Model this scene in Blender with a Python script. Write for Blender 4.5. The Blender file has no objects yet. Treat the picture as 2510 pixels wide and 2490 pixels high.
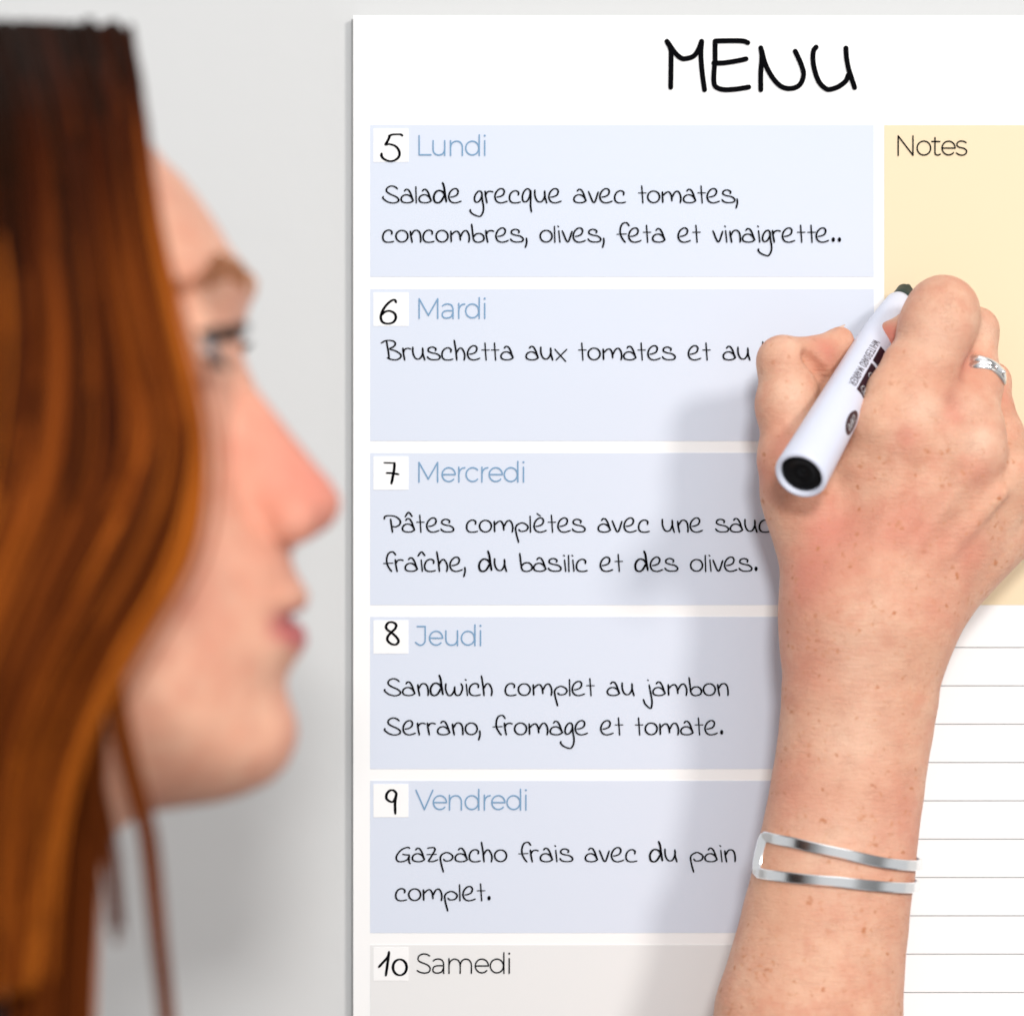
import bpy, math, random
import numpy as np
from mathutils import Vector

random.seed(7)
RNG = np.random.default_rng(11)
scene = bpy.context.scene
COL = scene.collection

# ------------------------------------------------------------------ camera, light, exposure
PX = 0.345 / 2510.0            # metres per photograph pixel on a plane one metre away
Y0 = 0.704                     # distance of the middle plane of the head


def P(u, v, y):
    return Vector(((u - 1255.0) * PX * y, y, (1245.0 - v) * PX * y))


cam_d = bpy.data.cameras.new('camera')
cam = bpy.data.objects.new('camera', cam_d)
COL.objects.link(cam)
cam.rotation_euler = (math.radians(90), 0, 0)
cam_d.sensor_width = 36.0
cam_d.lens = 36.0 / 0.345
cam_d.clip_start = 0.02
cam_d.clip_end = 50
cam_d.dof.use_dof = True
cam_d.dof.focus_distance = 0.981
cam_d.dof.aperture_fstop = 6.8
scene.camera = cam

world = bpy.data.worlds.new('World')
scene.world = world
world.use_nodes = True
nt = world.node_tree
bg = nt.nodes['Background']
tc = nt.nodes.new('ShaderNodeTexCoord')
sp = nt.nodes.new('ShaderNodeSeparateXYZ')
nt.links.new(tc.outputs['Generated'], sp.inputs[0])
rmp = nt.nodes.new('ShaderNodeValToRGB')
mr = nt.nodes.new('ShaderNodeMapRange')
mr.inputs['From Min'].default_value = -1
mr.inputs['From Max'].default_value = 1
nt.links.new(sp.outputs['Z'], mr.inputs['Value'])
nt.links.new(mr.outputs['Result'], rmp.inputs['Fac'])
cr = rmp.color_ramp
cr.elements[0].position = 0.0
cr.elements[0].color = (.60, .63, .66, 1)
cr.elements[1].position = 1.0
cr.elements[1].color = (1.0, 1.0, 1.02, 1)
e = cr.elements.new(0.42); e.color = (.89, .925, .96, 1)
e = cr.elements.new(0.55); e.color = (.975, 1.0, 1.035, 1)
rx = nt.nodes.new('ShaderNodeValToRGB')
mx_ = nt.nodes.new('ShaderNodeMapRange')
mx_.inputs['From Min'].default_value = -1
mx_.inputs['From Max'].default_value = 1
nt.links.new(sp.outputs['X'], mx_.inputs['Value'])
nt.links.new(mx_.outputs['Result'], rx.inputs['Fac'])
rx.color_ramp.elements[0].position = .10
rx.color_ramp.elements[0].color = (1, 1, 1, 1)
rx.color_ramp.elements[1].position = .93
rx.color_ramp.elements[1].color = (1, 1, 1, 1)
for p_, g_ in ((.17, .32), (.25, .40), (.36, 1.0), (.64, 1.05), (.72, .42), (.86, .30)):  # dark side bands added to give the silver contrast in its reflections
    e = rx.color_ramp.elements.new(p_); e.color = (g_, g_, g_, 1)
mul = nt.nodes.new('ShaderNodeMix'); mul.data_type = 'RGBA'; mul.blend_type = 'MULTIPLY'
mul.inputs['Factor'].default_value = 1
nt.links.new(rmp.outputs['Color'], mul.inputs['A'])
nt.links.new(rx.outputs['Color'], mul.inputs['B'])
nt.links.new(mul.outputs['Result'], bg.inputs['Color'])
bg.inputs['Strength'].default_value = 0.745


def area(name, loc, target, size, power, color=(1, 1, 1), shape='DISK'):
    d = bpy.data.lights.new(name, 'AREA')
    d.shape = shape
    d.size = size
    d.energy = power
    d.color = color
    o = bpy.data.objects.new(name, d)
    COL.objects.link(o)
    o.location = loc
    o.rotation_euler = (Vector(target) - Vector(loc)).to_track_quat('-Z', 'Y').to_euler()
    return o


area('key_softbox', (1.57, -1.76, 1.22), (.10, .97, .0), .55, 49.0, (1.0, .955, .90))
area('added_overhead_light', (.35, .25, 1.7), (-.05, .95, .0), 1.2, 3.0, (1.0, .99, .98))  # unseen lamp added to give the forms more shape

area('added_front_light', (.055, -.62, .36), (.0, .95, -.04), .18, 13.6, (1.0, .99, .97))  # unseen lamp added to throw the head's shadow onto the wall

scene.view_settings.view_transform = 'Standard'
scene.view_settings.look = 'None'
scene.view_settings.exposure = -0.13
scene.view_settings.gamma = 1.0
scene.view_settings.use_curve_mapping = False


# ------------------------------------------------------------------ materials
def principled(name, color, rough=.5, metal=0.0, spec=.5):
    m = bpy.data.materials.new(name)
    m.use_nodes = True
    b = m.node_tree.nodes['Principled BSDF']
    b.inputs['Base Color'].default_value = (*color, 1)
    b.inputs['Roughness'].default_value = rough
    b.inputs['Metallic'].default_value = metal
    b.inputs['Specular IOR Level'].default_value = spec
    return m


def grain(m, scale, amount, bump=0.0, bscale=None):
    """break a flat colour up with a little procedural noise"""
    t = m.node_tree
    b = t.nodes['Principled BSDF']
    base = tuple(b.inputs['Base Color'].default_value)
    co = t.nodes.new('ShaderNodeTexCoord')
    n = t.nodes.new('ShaderNodeTexNoise')
    n.inputs['Scale'].default_value = scale
    n.inputs['Detail'].default_value = 4
    t.links.new(co.outputs['Object'], n.inputs['Vector'])
    mx = t.nodes.new('ShaderNodeMix'); mx.data_type = 'RGBA'
    mx.inputs['A'].default_value = tuple(c * (1 - amount) for c in base[:3]) + (1,)
    mx.inputs['B'].default_value = tuple(min(1, c * (1 + amount)) for c in base[:3]) + (1,)
    t.links.new(n.outputs['Fac'], mx.inputs['Factor'])
    t.links.new(mx.outputs['Result'], b.inputs['Base Color'])
    if bump:
        n2 = t.nodes.new('ShaderNodeTexNoise')
        n2.inputs['Scale'].default_value = bscale or scale
        t.links.new(co.outputs['Object'], n2.inputs['Vector'])
        bp = t.nodes.new('ShaderNodeBump')
        bp.inputs['Strength'].default_value = bump
        bp.inputs['Distance'].default_value = .001
        t.links.new(n2.outputs['Fac'], bp.inputs['Height'])
        t.links.new(bp.outputs['Normal'], b.inputs['Normal'])
    return m


M_WALL = grain(principled('wall_paint', (.655, .66, .66), .9, 0, .2), 3.0, .02, .3, 60)
M_BOARD = grain(principled('board_white', (.91, .91, .91), .55, 0, .3), 6.0, .006)
M_DROPSHADE = principled('drop_shadow_grey', (.36, .36, .36), .7)  # flat grey for the shadow line at the board's edge
M_BLUE = grain(principled('panel_blue', (.675, .725, .83), .6, 0, .25), 6.0, .006)
M_GREYP = grain(principled('panel_grey', (.785, .785, .785), .6, 0, .25), 6.0, .006)
M_YELLOW = grain(principled('panel_yellow', (.84, .695, .475), .6, 0, .25), 6.0, .006)
M_INK = principled('black_ink', (.004, .004, .005), 1, 0, 0)
M_BLUEINK = principled('blue_print', (.20, .345, .52), 1, 0, 0)
M_LINE = principled('grey_line', (.17, .17, .17), 1, 0, 0)
M_SILVER = principled('silver', (.93, .92, .91), .18, 1.0)
M_SILVERD = principled('silver_dull', (.62, .60, .58), .32, 1.0)
M_PEN = principled('pen_white_plastic', (.70, .73, .85), .32, 0, .4)
M_PENBLACK = principled('pen_black_plastic', (.003, .003, .0035), .45, 0, .15)
M_PLUM = principled('pen_plum_print', (.022, .004, .014), .4)
M_PENWHITE = principled('pen_white_print', (.55, .57, .60), .5)
M_GREEN = principled('pen_green_plastic', (.003, .026, .023), .5)
M_NAIL = principled('fingernail', (.78, .52, .38), .3, 0, .5)
M_LASH = principled('lash_hair', (.018, .012, .011), .6)
M_BROW = principled('brow_hair', (.55, .25, .11), .7)
M_EYE = principled('eye_white', (.62, .60, .60), .2)
M_IRIS = principled('eye_iris', (.09, .13, .16), .15)
M_CLOTH = grain(principled('dark_knit', (.018, .016, .016), .95, 0, .1), 200, .4, .5, 300)


# ------------------------------------------------------------------ object helpers
def link(name, verts, faces, mat, parent=None, smooth=False):
    me = bpy.data.meshes.new(name)
    me.from_pydata([tuple(v) for v in verts], [], [tuple(f) for f in faces])
    me.update()
    if smooth:
        me.polygons.foreach_set('use_smooth', [True] * len(me.polygons))
    me.materials.append(mat)
    o = bpy.data.objects.new(name, me)
    COL.objects.link(o)
    if parent:
        o.parent = parent
        o.matrix_parent_inverse = parent.matrix_world.inverted() if False else o.matrix_parent_inverse
    return o


def tag(o, label=None, cat=None, group=None, kind=None):
    if label: o['label'] = label
    if cat: o['category'] = cat
    if group: o['group'] = group
    if kind: o['kind'] = kind
    return o


def empty(name, loc=(0, 0, 0)):
    o = bpy.data.objects.new(name, None)
    o.location = loc
    o.empty_display_size = .02
    COL.objects.link(o)
    return o


def box(x0, x1, y0, y1, z0, z1):
    v = [(x, y, z) for x in (x0, x1) for y in (y0, y1) for z in (z0, z1)]
    f = [(0, 1, 3, 2), (4, 6, 7, 5), (0, 4, 5, 1), (2, 3, 7, 6), (0, 2, 6, 4), (1, 5, 7, 3)]
    return v, f


# ------------------------------------------------------------------ strokes (writing)
def catmull(pts, n=6):
    pts = [np.array(p, float) for p in pts]
    if len(pts) < 3:
        return pts
    ext = [2 * pts[0] - pts[1]] + pts + [2 * pts[-1] - pts[-2]]
    out = []
    for i in range(1, len(ext) - 2):
        p0, p1, p2, p3 = ext[i - 1:i + 3]
        for k in range(n):
            t = k / n
            out.append(.5 * ((2 * p1) + (-p0 + p2) * t + (2 * p0 - 5 * p1 + 4 * p2 - p3) * t * t
                             + (-p0 + 3 * p1 - 3 * p2 + p3) * t ** 3))
    out.append(pts[-1])
    return out


class Ink:
    """collects strokes as flat ribbons; mapped through fn(x, y, layer) -> point"""

    def __init__(self):
        self.v, self.f, self.n = [], [], 0

    def stroke(self, pts, hw, fn, smooth=True, hand=False):
        pts = catmull(pts) if smooth else [np.array(p, float) for p in pts]
        clean = [pts[0]]
        for p in pts[1:]:
            if np.hypot(*(p - clean[-1])) > 1e-6:
                clean.append(p)
        pts = clean
        N = len(pts)
        lay = self.n * 2e-6
        self.n += 1
        if N == 1:
            self.disc(pts[0], hw, fn)
            return
        tang = []
        for i in range(N):
            d = pts[min(i + 1, N - 1)] - pts[max(i - 1, 0)]
            tang.append(d / (np.hypot(*d) + 1e-9))
        b = len(self.v)
        ws = []
        for i in range(N):
            w = hw
            if hand:
                w = hw * (.78 + .42 * abs(tang[i][1])) * (1 if 0 < i < N - 1 else .8)
            ws.append(w)
            nrm = np.array((-tang[i][1], tang[i][0]))
            self.v.append(fn(*(pts[i] + nrm * w), lay))
            self.v.append(fn(*(pts[i] - nrm * w), lay))
        for i in range(N - 1):
            self.f.append((b + 2 * i, b + 2 * i + 1, b + 2 * i + 3, b + 2 * i + 2))
        for i, sgn in ((0, -1), (N - 1, 1)):
            t = tang[i] * sgn
            nrm = np.array((-t[1], t[0]))
            c = len(self.v)
            K = 7
            for k in range(K):
                a = math.pi * k / (K - 1)
                q = pts[i] + ws[i] * (math.cos(a) * nrm + math.sin(a) * t)
                self.v.append(fn(*q, lay))
            self.f.append(tuple(range(c, c + K)))

    def disc(self, c, r, fn, ry=None, K=20):
        lay = self.n * 2e-6
        self.n += 1
        b = len(self.v)
        ry = ry or r
        for k in range(K):
            a = 2 * math.pi * k / K
            self.v.append(fn(c[0] + r * math.cos(a), c[1] + ry * math.sin(a), lay))
        self.f.append(tuple(range(b, b + K)))

    def build(self, name, mat, parent=None):
        return link(name, self.v, self.f, mat, parent)


def circ(cx, cy, rx, ry, a0=0, a1=360, n=28):
    return [(cx + rx * math.cos(math.radians(a0 + (a1 - a0) * i / n)),
             cy + ry * math.sin(math.radians(a0 + (a1 - a0) * i / n))) for i in range(n + 1)]


# handwritten letters: unit = 1/3.864 photograph pixel, baseline 0, y up
HG = {
 'S': [[(138,133),(112,153),(75,159),(40,140),(35,110),(65,85),(120,60),(148,35),(140,10),(95,-2),(45,10),(15,30),(0,45),(3,58)]],
 'a': [[(34,112),(50,128),(72,122),(92,90),(106,50),(117,20)], [(112,30),(95,58),(62,76),(25,70),(3,42),(12,12),(50,1),(90,5),(120,22)]],
 'l': [[(4,150),(8,0)]],
 'd': ['W1.2', [(85,190),(98,155),(108,85),(120,12)], [(106,75),(85,105),(50,117),(20,100),(2,60),(10,15),(38,0),(70,15),(102,68)]],
 'e': [[(20,55),(45,58),(80,75),(92,110),(75,133),(45,130),(15,100),(3,55),(20,15),(55,0),(90,5),(120,16)]],
 'g': [[(75,75),(65,105),(40,110),(10,75),(2,30),(20,5),(50,20),(70,60),(74,88)], [(72,85),(77,25),(87,-35),(83,-85),(60,-125),(30,-125),(-15,-105),(-38,-80),(-37,-65)]],
 'r': [[(2,110),(8,60),(20,0)], [(6,72),(22,100),(50,110),(78,103)]],
 'c': [[(85,75),(86,100),(58,115),(22,100),(3,65),(5,25),(28,3),(68,0),(105,8)]],
 'q': [[(80,75),(72,120),(47,133),(17,105),(2,55),(12,15),(42,13),(67,50),(82,105)], [(82,115),(82,45),(80,-25),(88,-85)]],
 'u': [[(3,120),(5,65),(25,20),(55,8),(80,25),(97,65),(98,105)], [(96,112),(100,55),(116,0)]],
 'o': [circ(58,57,56,55,80,440,16)],
 'n': [[(5,102),(10,60),(22,0)], [(12,62),(38,105),(70,112),(95,87),(103,37),(102,2)]],
 'm': [[(8,102),(10,55),(12,5)], [(13,68),(45,98),(72,102),(92,70),(99,20)], [(99,50),(125,98),(155,109),(177,77),(183,37),(178,2)]],
 'b': [[(5,169),(15,87),(22,30)], [(22,50),(50,78),(92,80),(120,52),(115,17),(75,0),(38,7),(22,30)]],
 's': [[(78,88),(80,108),(47,122),(14,110),(10,84),(42,68),(92,57),(120,32),(107,7),(52,2),(17,12),(0,30)]],
 ',': [[(14,37),(16,-3),(4,-48)]],
 '.': ['DOT'],
 'i': [[(3,107),(14,2)], [(-6,152),(2,146)]],
 'I': [[(3,107),(14,2)], [(-27,146),(6,184),(38,149)]],
 'v': [[(0,106),(51,2),(92,101)]],
 't': [[(31,159),(42,0)], [(0,94),(73,94)]],
 'f': [[(115,156),(89,184),(50,172),(31,125),(34,70),(58,23),(78,0)], [(0,75),(89,78)]],
 'B': [[(0,160),(35,180),(80,185),(120,175),(133,150),(115,125),(80,105),(135,85),(180,55),(183,25),(145,2),(95,5),(57,20)], [(50,175),(60,115),(70,55),(73,15)]],
 'h': [[(3,185),(18,95),(28,0)], [(20,60),(48,105),(73,110),(96,75),(103,35),(97,0)]],
 'x': [[(3,100),(105,-13)], [(115,100),(15,0)]],
 'P': [[(2,125),(10,149),(57,156),(114,144),(153,107),(146,71),(109,50),(80,55)], [(62,123),(70,60),(80,0)]],
 'A': [[(34,112),(50,128),(72,122),(92,90),(106,50),(117,20)], [(112,30),(95,58),(62,76),(25,70),(3,42),(12,12),(50,1),(90,5),(120,22)], [(29,146),(60,187),(94,149)]],
 'E': [[(20,55),(45,58),(80,75),(92,110),(75,133),(45,130),(15,100),(3,55),(20,15),(55,0),(90,5),(120,16)], [(32,175),(63,152)]],
 'p': [[(8,45),(8,20),(18,-30),(36,-96)], [(8,20),(8,45),(26,71),(68,88),(109,71),(125,45),(104,14),(57,8),(38,24)]],
 'w': [[(6,112),(3,60),(24,8),(55,3),(81,40),(90,82)], [(89,70),(92,25),(107,3),(138,8),(159,50),(162,86),(148,112)]],
 'j': [[(0,99),(17,8),(27,-60),(19,-117),(-5,-112),(-38,-79),(-55,-38)], [(-14,148),(-8,143)]],
 'G': [[(128,128),(109,136),(57,118),(16,76),(0,34),(21,3),(68,3),(109,24),(125,55)], [(62,71),(85,66),(124,64)], [(124,64),(122,0),(134,-17)]],
 'z': [[(5,128),(36,133),(68,133),(76,112),(57,76),(31,31),(16,6),(57,3),(104,19)], [(0,68),(90,71)]],
}
# printed letters, same unit
PG = {
 'L': [[(6,187),(6,6)], [(6,6),(118,6)]],
 'u': [[(5,140),(5,62),(12,30),(32,10),(60,4),(90,12),(108,35),(115,66),(115,140)], [(115,140),(115,0)]],
 'n': [[(6,140),(6,0)], [(6,70),(14,105),(35,127),(65,135),(95,127),(112,105),(118,75),(118,0)]],
 'd': [circ(64,70,62,65), [(130,195),(130,0)]],
 'i': [[(6,140),(6,0)], 'D6,187'],
 'M': [[(6,0),(6,185)], [(6,185),(94,28)], [(94,28),(182,185)], [(182,185),(182,0)]],
 'a': [[(5,118),(25,131),(55,136),(88,125),(102,98),(104,70),(104,0)], [(102,72),(45,72),(12,60),(2,30),(16,8),(50,3),(85,15),(102,48)]],
 'r': [[(6,140),(6,0)], [(6,70),(14,105),(35,128),(62,135)]],
 'e': [[(5,70),(128,70)], circ(66,70,62,65,0,318)],
 'c': [circ(66,70,62,65,42,318)],
 'J': [[(17,180),(92,180)], [(92,180),(92,55),(84,25),(62,6),(38,4),(15,18),(2,30)]],
 'V': [[(4,187),(84,4)], [(84,4),(164,187)]],
 'S': [[(118,166),(92,180),(55,183),(22,168),(9,140),(20,115),(50,100),(95,82),(120,58),(122,30),(105,9),(65,3),(25,12),(2,26)]],
 'm': [[(6,140),(6,0)], [(6,70),(14,105),(35,127),(60,135),(90,125),(108,98),(112,70),(112,0)], [(112,70),(120,105),(140,127),(166,135),(196,125),(214,98),(218,70),(218,0)]],
 'N': [[(6,0),(6,185)], [(6,185),(146,2)], [(146,2),(146,185)]],
 'o': [circ(66,70,64,66)],
 't': [[(30,168),(30,28),(38,10),(56,3),(80,12)], [(0,132),(76,132)]],
 's': [[(94,122),(70,134),(38,136),(12,120),(8,96),(28,78),(72,68),(98,46),(92,18),(62,3),(28,8),(2,24)]],
 'W': [[(0,187),(45,0)], [(45,0),(90,180)], [(90,180),(135,0)], [(135,0),(180,187)]],
}
U = 1 / 3.864


def board_fn(depth):
    y = 1.0 - depth

    def fn(x, v, lay):
        p = P(x, v, 1.0)
        return (p.x, y - lay, p.z)
    return fn


def put(ink, table, text, base, fn, hw, hand, k=U):
    for ch, x0 in text:
        mult = 1.0
        for st in table[ch]:
            if st == 'DOT':
                ink.disc((x0 + 16 * k, base - 24 * k), 16 * k, fn, 22 * k)
                continue
            if isinstance(st, str) and st[0] == 'W':
                mult = float(st[1:]); continue
            if isinstance(st, str):
                a, b = st[1:].split(',')
                ink.disc((x0 + float(a) * k, base - float(b) * k), 10 * k, fn); continue
            ink.stroke([(x0 + a * k, base - b * k) for a, b in st], hw * mult, fn, True, hand)


def pairs(s, xs):
    return list(zip(s, xs))


LINES = [
 (0, 498, pairs('Saladegrecqueavectomates,', [938.8,982.8,1018.5,1026.8,1063,1099.3,1162.7,1188.6,1212.4,1248.6,1279.9,1310.2,1344.6,
     1406.2,1442.6,1469.6,1506.4,1564.9,1587.1,1621.4,1674.7,1710.2,1732.4,1769.6,1803])),
 (0, 594.3, pairs('concombres,olives,fetaetvinaigrette..', [938.3,970.4,1004.8,1037.2,1068.7,1103.2,1154.9,1190.4,1215,1251.4,1286.9,
     1323.7,1358.1,1368.9,1378.3,1404.2,1441.4,1476,1512.4,1540.3,1576.6,1599.2,1661.4,1697.7,1747.4,1777.7,1787.7,1819.2,1858.4,1868.5,1892.7,1916.9,1954.1,1979.5,1999.7,2038,2053])),
 (1, 882.5, pairs('Bruschettaauxtomatesetaub', [934.9,987.2,1011.3,1047.5,1083.2,1112.7,1145.3,1180.8,1204.1,1227.4,1289,1324.9,1359.4,
     1418,1441.3,1476.4,1528.3,1563.4,1587.3,1623.6,1686.6,1722.4,1772,1807.8,1868])),
 (2, 1304, pairs('PAtescomplEtesavecunesauc', [941.7,986.1,1021.1,1045.4,1080.9,1143.6,1175.1,1209.6,1262,1298.4,1308.3,1343.6,1367,1402.9,
     1465.8,1500.7,1529,1565,1622.6,1659.5,1690.8,1754,1789.4,1824.9,1860.7])),
 (2, 1400, pairs('fraIche,dubasilicetdesolives.', [940.4,968.6,992.9,1031.9,1040.8,1070.1,1102.4,1136,1174,1211.7,1272.8,1307.8,1344.1,1383.2,1392.6,1403.4,1412.7,
     1470.8,1507.2,1556.6,1593.2,1629.6,1692.2,1727.4,1739.1,1747.5,1774.9,1811.2,1848.7])),
 (3, 1704, pairs('Sandwichcompletaujambon', [943,986.7,1023,1054.8,1091.7,1142.3,1150.3,1179.4,1238.4,1270.1,1305.1,1357.6,1394.8,1401.9,1437.9,
     1488.1,1524.1,1591.2,1599.9,1635.9,1687.6,1723.4,1757.6])),
 (3, 1800, pairs('Serrano,fromageettomate.', [943,987.5,1023,1047.5,1072.3,1108.1,1140.4,1172.5,1208.7,1236,1261.2,1295.2,1348.2,1384.5,1409.3,
     1471.9,1508,1557.1,1581.2,1615.5,1668.2,1703.7,1727.1,1764.6])),
 (4, 2110.8, pairs('Gazpachofraisavecdupain', [971.3,1010.4,1046.7,1077.7,1115.3,1150.3,1179.4,1212.2,1271.5,1299.7,1324,1361.6,1372.4,
     1434.2,1469.4,1498,1534,1592.4,1629.2,1690.6,1727.1,1765.8,1775])),
 (4, 2206, pairs('complet.', [970,1001.7,1035.9,1088.4,1125.6,1134.2,1170,1194.8])),
]
DAYS = [
 ('Lundi', 382, [1026,1060.5,1102.9,1141.2,1186.7], 307, 679, 316.3),
 ('Mardi', 780.7, [1026,1083.7,1123.1,1141.2,1186.7], 708.5, 1081, 718),
 ('Mercredi', 1181.3, [1025.7,1083,1123.4,1141.7,1179.9,1198.3,1235.7,1281.7], 1110, 1482.5, 1119),
 ('Jeudi', 1581.6, [1018.5,1052.1,1091.9,1130.7,1176.4], 1511.5, 1884, 1520),
 ('Vendredi', 1984, [1018.8,1061.5,1100.5,1140.1,1185.9,1204.7,1242.4,1287.6], 1913, 2285.5, 1920.7),
 ('Samedi', 2384, [1022.5,1060.7,1099.2,1164.3,1201.5,1246.7], 2315, 2688, 2320.7),
]


def A(off, sc, pts):
    return [(off[0] + x / sc, off[1] + y / sc) for x, y in pts]


DIGITS = [
 [A((900,300),3.864,[(335,130),(318,118),(280,117),(240,120),(205,132)]), A((900,300),3.864,[(215,135),(195,180),(175,215),(210,210),(270,230),(305,280),(300,330),(260,363),(210,370),(160,350),(137,322),(138,300)])],
 [A((900,700),3.864,[(275,160),(262,138),(230,145),(180,190),(145,245),(130,300),(145,345),(190,362),(245,350),(272,310),(260,265),(215,242),(170,250),(138,278)])],
 [A((900,1100),3.715,[(157,127),(252,130)]), A((900,1100),3.715,[(250,130),(245,200),(222,315)]), A((900,1100),3.715,[(176,220),(225,222),(288,232)])],
 [A((900,1500),3.715,[(222,180),(255,150),(265,115),(235,92),(195,95),(172,130),(185,160),(222,185),(270,230),(286,265),(265,293),(225,290),(188,260),(188,222),(222,180)])],
 [A((900,1900),3.715,[(268,160),(240,134),(205,137),(178,170),(178,210),(210,236),(240,235),(260,195),(268,160)]), A((900,1900),3.715,[(268,160),(255,250),(257,345)])],
 [A((900,2300),3.715,[(107,255),(150,207),(190,160),(200,118)]), A((900,2300),3.715,[(200,118),(190,200),(171,330)]), A((900,2300),3.715,circ(298,257,62,72,80,440,18))],
]
MENU = [
 [(182,175),(212,235),(216,300),(213,550)], [(190,185),(250,270),(300,312),(340,315),(400,295),(440,240),(465,175)],
 [(466,177),(459,280),(470,430),(489,570)],
 [(842,186),(800,172),(690,170),(580,172)], [(575,174),(575,340)], [(573,345),(566,430),(565,500),(580,545),(640,568),(740,565),(850,548)],
 [(565,352),(650,350),(760,333),(828,318)],
 [(948,228),(957,300),(948,430),(948,570)], [(955,250),(985,360),(1040,465),(1110,540),(1190,560),(1265,530),(1297,450),(1280,370),(1245,290),(1229,256)],
 [(1400,222),(1380,250),(1373,310),(1385,400),(1420,500),(1470,555),(1510,567),(1580,545),(1640,500),(1663,450)], [(1643,230),(1648,310),(1665,400),(1690,480),(1714,552)],
]

# ------------------------------------------------------------------ wall and menu board
v, f = box(-1.6, 1.6, 1.0052, 1.09, -1.2, 1.4)
tag(link('wall', v, f, M_WALL), kind='structure')

BL, BT, BR, BB = 866.0, 38.0, 2864.0, 3130.0
board = tag(empty('menu_board', P(1865, BB, 1.0)),
            'white weekly menu board with blue day panels and handwritten French meals', 'menu board')
BO = Vector(board.location)


def under(o, parent):
    o.parent = parent
    o.matrix_parent_inverse = parent.matrix_world.inverted()
    return o


bpy.context.view_layer.update()


def slab(name, u0, u1, v0, v1, depth, thick, mat, parent):
    a, b = P(u0, v1, 1.0), P(u1, v0, 1.0)
    vv, ff = box(a.x, b.x, 1.0 - depth, 1.0 - depth + thick, a.z, b.z)
    return under(link(name, vv, ff, mat), parent)


slab('board_face', BL, BR, BT, BB, 0, .002, M_BOARD, board)
slab('drop_shadow_sheet', BL - 5.8, BR - 5.8, BT + 7, BB + 7, -.0022, .0028, M_DROPSHADE, board)  # grey sheet shifted left and down stands in for the board's drop shadow
ink = Ink()
for st in MENU:
    ink.stroke([(1580 + x / 3.331, 50 + y / 3.331) for x, y in st], 20.5 / 3.331, board_fn(.0005))
tag(under(ink.build('title_lettering', M_INK), board), 'large black handwritten title MENU')

PL, PR = 907.5, 2142.0
for d, (word, base, xs, t, b, nb) in enumerate(DAYS):
    weekend = d == 5
    pan = slab('day_panel', PL, PR, t, b, .0002, .0002, M_GREYP if weekend else M_BLUE, board)
    tag(pan, ('grey' if weekend else 'pale blue') + ' panel headed ' + word + ' under the date %d' % (d + 5))
    slab('date_box', 915.5, 1001.2, nb, nb + 81.5, .0004, .0002, M_BOARD, pan)
    ink = Ink()
    for st in DIGITS[d]:
        ink.stroke(st, 2.75, board_fn(.0006), True, True)
    under(ink.build('date_number', M_INK), pan)
    ink = Ink()
    put(ink, PG, pairs(word, xs), base, board_fn(.0005), 1.75, False)
    under(ink.build('day_name', M_INK if weekend else M_BLUEINK), pan)
    mine = [l for l in LINES if l[0] == d]
    if mine:
        ink = Ink()
        for _, bs, tx in mine:
            put(ink, HG, tx, bs, board_fn(.0005), 1.9, True)
        under(ink.build('handwriting', M_INK), pan)
slab('day_panel', PL, PR, 2717, 3090, .0002, .0002, M_GREYP, board)
notes = tag(slab('notes_panel', 2167.5, 2823, 307.3, 1482.5, .0002, .0002, M_YELLOW, board), 'pale yellow panel headed Notes')
ink = Ink()
kN = 1 / 3.864
put(ink, PG, pairs('Notes', [2120 + 395 / 4.954, 2120 + 630 / 4.954, 2120 + 811 / 4.954, 2120 + 930 / 4.954, 2120 + 1106 / 4.954]),
    290 + 456 / 4.954, board_fn(.0005), 1.75, False, kN)
under(ink.build('heading', M_INK), notes)
vv, ff = [], []
for k in range(16):
    yv = 1586.3 + 93.85 * k
    a, b = P(2167.5, yv + .75, 1.0), P(2823, yv - .75, 1.0)
    n = len(vv)
    vv += [(a.x, .9997, a.z), (b.x, .9997, a.z), (b.x, .9997, b.z), (a.x, .9997, b.z)]
    ff.append((n, n + 1, n + 2, n + 3))
under(link('ruled_lines', vv, ff, M_LINE), board)

# ------------------------------------------------------------------ implicit surfaces
F32 = np.float32


def cone_d(p, a, b, ra, rb, ky=1.0):
    """distance to a tapered capsule, optionally flattened in depth"""
    a = np.array(a, F32); b = np.array(b, F32)
    q = p - a
    ba = b - a
    if ky != 1.0:
        q = q * np.array((1, 1 / ky, 1), F32)
        ba = ba * np.array((1, 1 / ky, 1), F32)
    h = np.clip(q @ ba / max(float(ba @ ba), 1e-12), 0, 1)
    d = np.sqrt(((q - h[:, None] * ba) ** 2).sum(1)) - (ra + (rb - ra) * h)
    return d * (ky if ky != 1.0 else 1.0) if False else d * min(1.0, ky * 1.25)


def smin(a, b, k):
    h = np.clip(.5 + .5 * (b - a) / k, 0, 1)
    return b + (a - b) * h - k * h * (1 - h)


def smax(a, b, k):
    return -smin(-a, -b, k)


def chain(p, prims, k):
    d = None
    for pr in prims:
        e_ = cone_d(p, *pr)
        d = e_ if d is None else smin(d, e_, k)
    return d


CS = 2.542


def Hc(cx, cy, y):
    return tuple(P(1750 + cx / CS, 640 + cy / CS, y))


def Rc(r, y=.952):
    return r / CS * PX * y


def hp(a, b, ky=1.0):
    return (Hc(*a[:3]), Hc(*b[:3]), Rc(a[3], a[2]), Rc(b[3], b[2]), ky)


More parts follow.
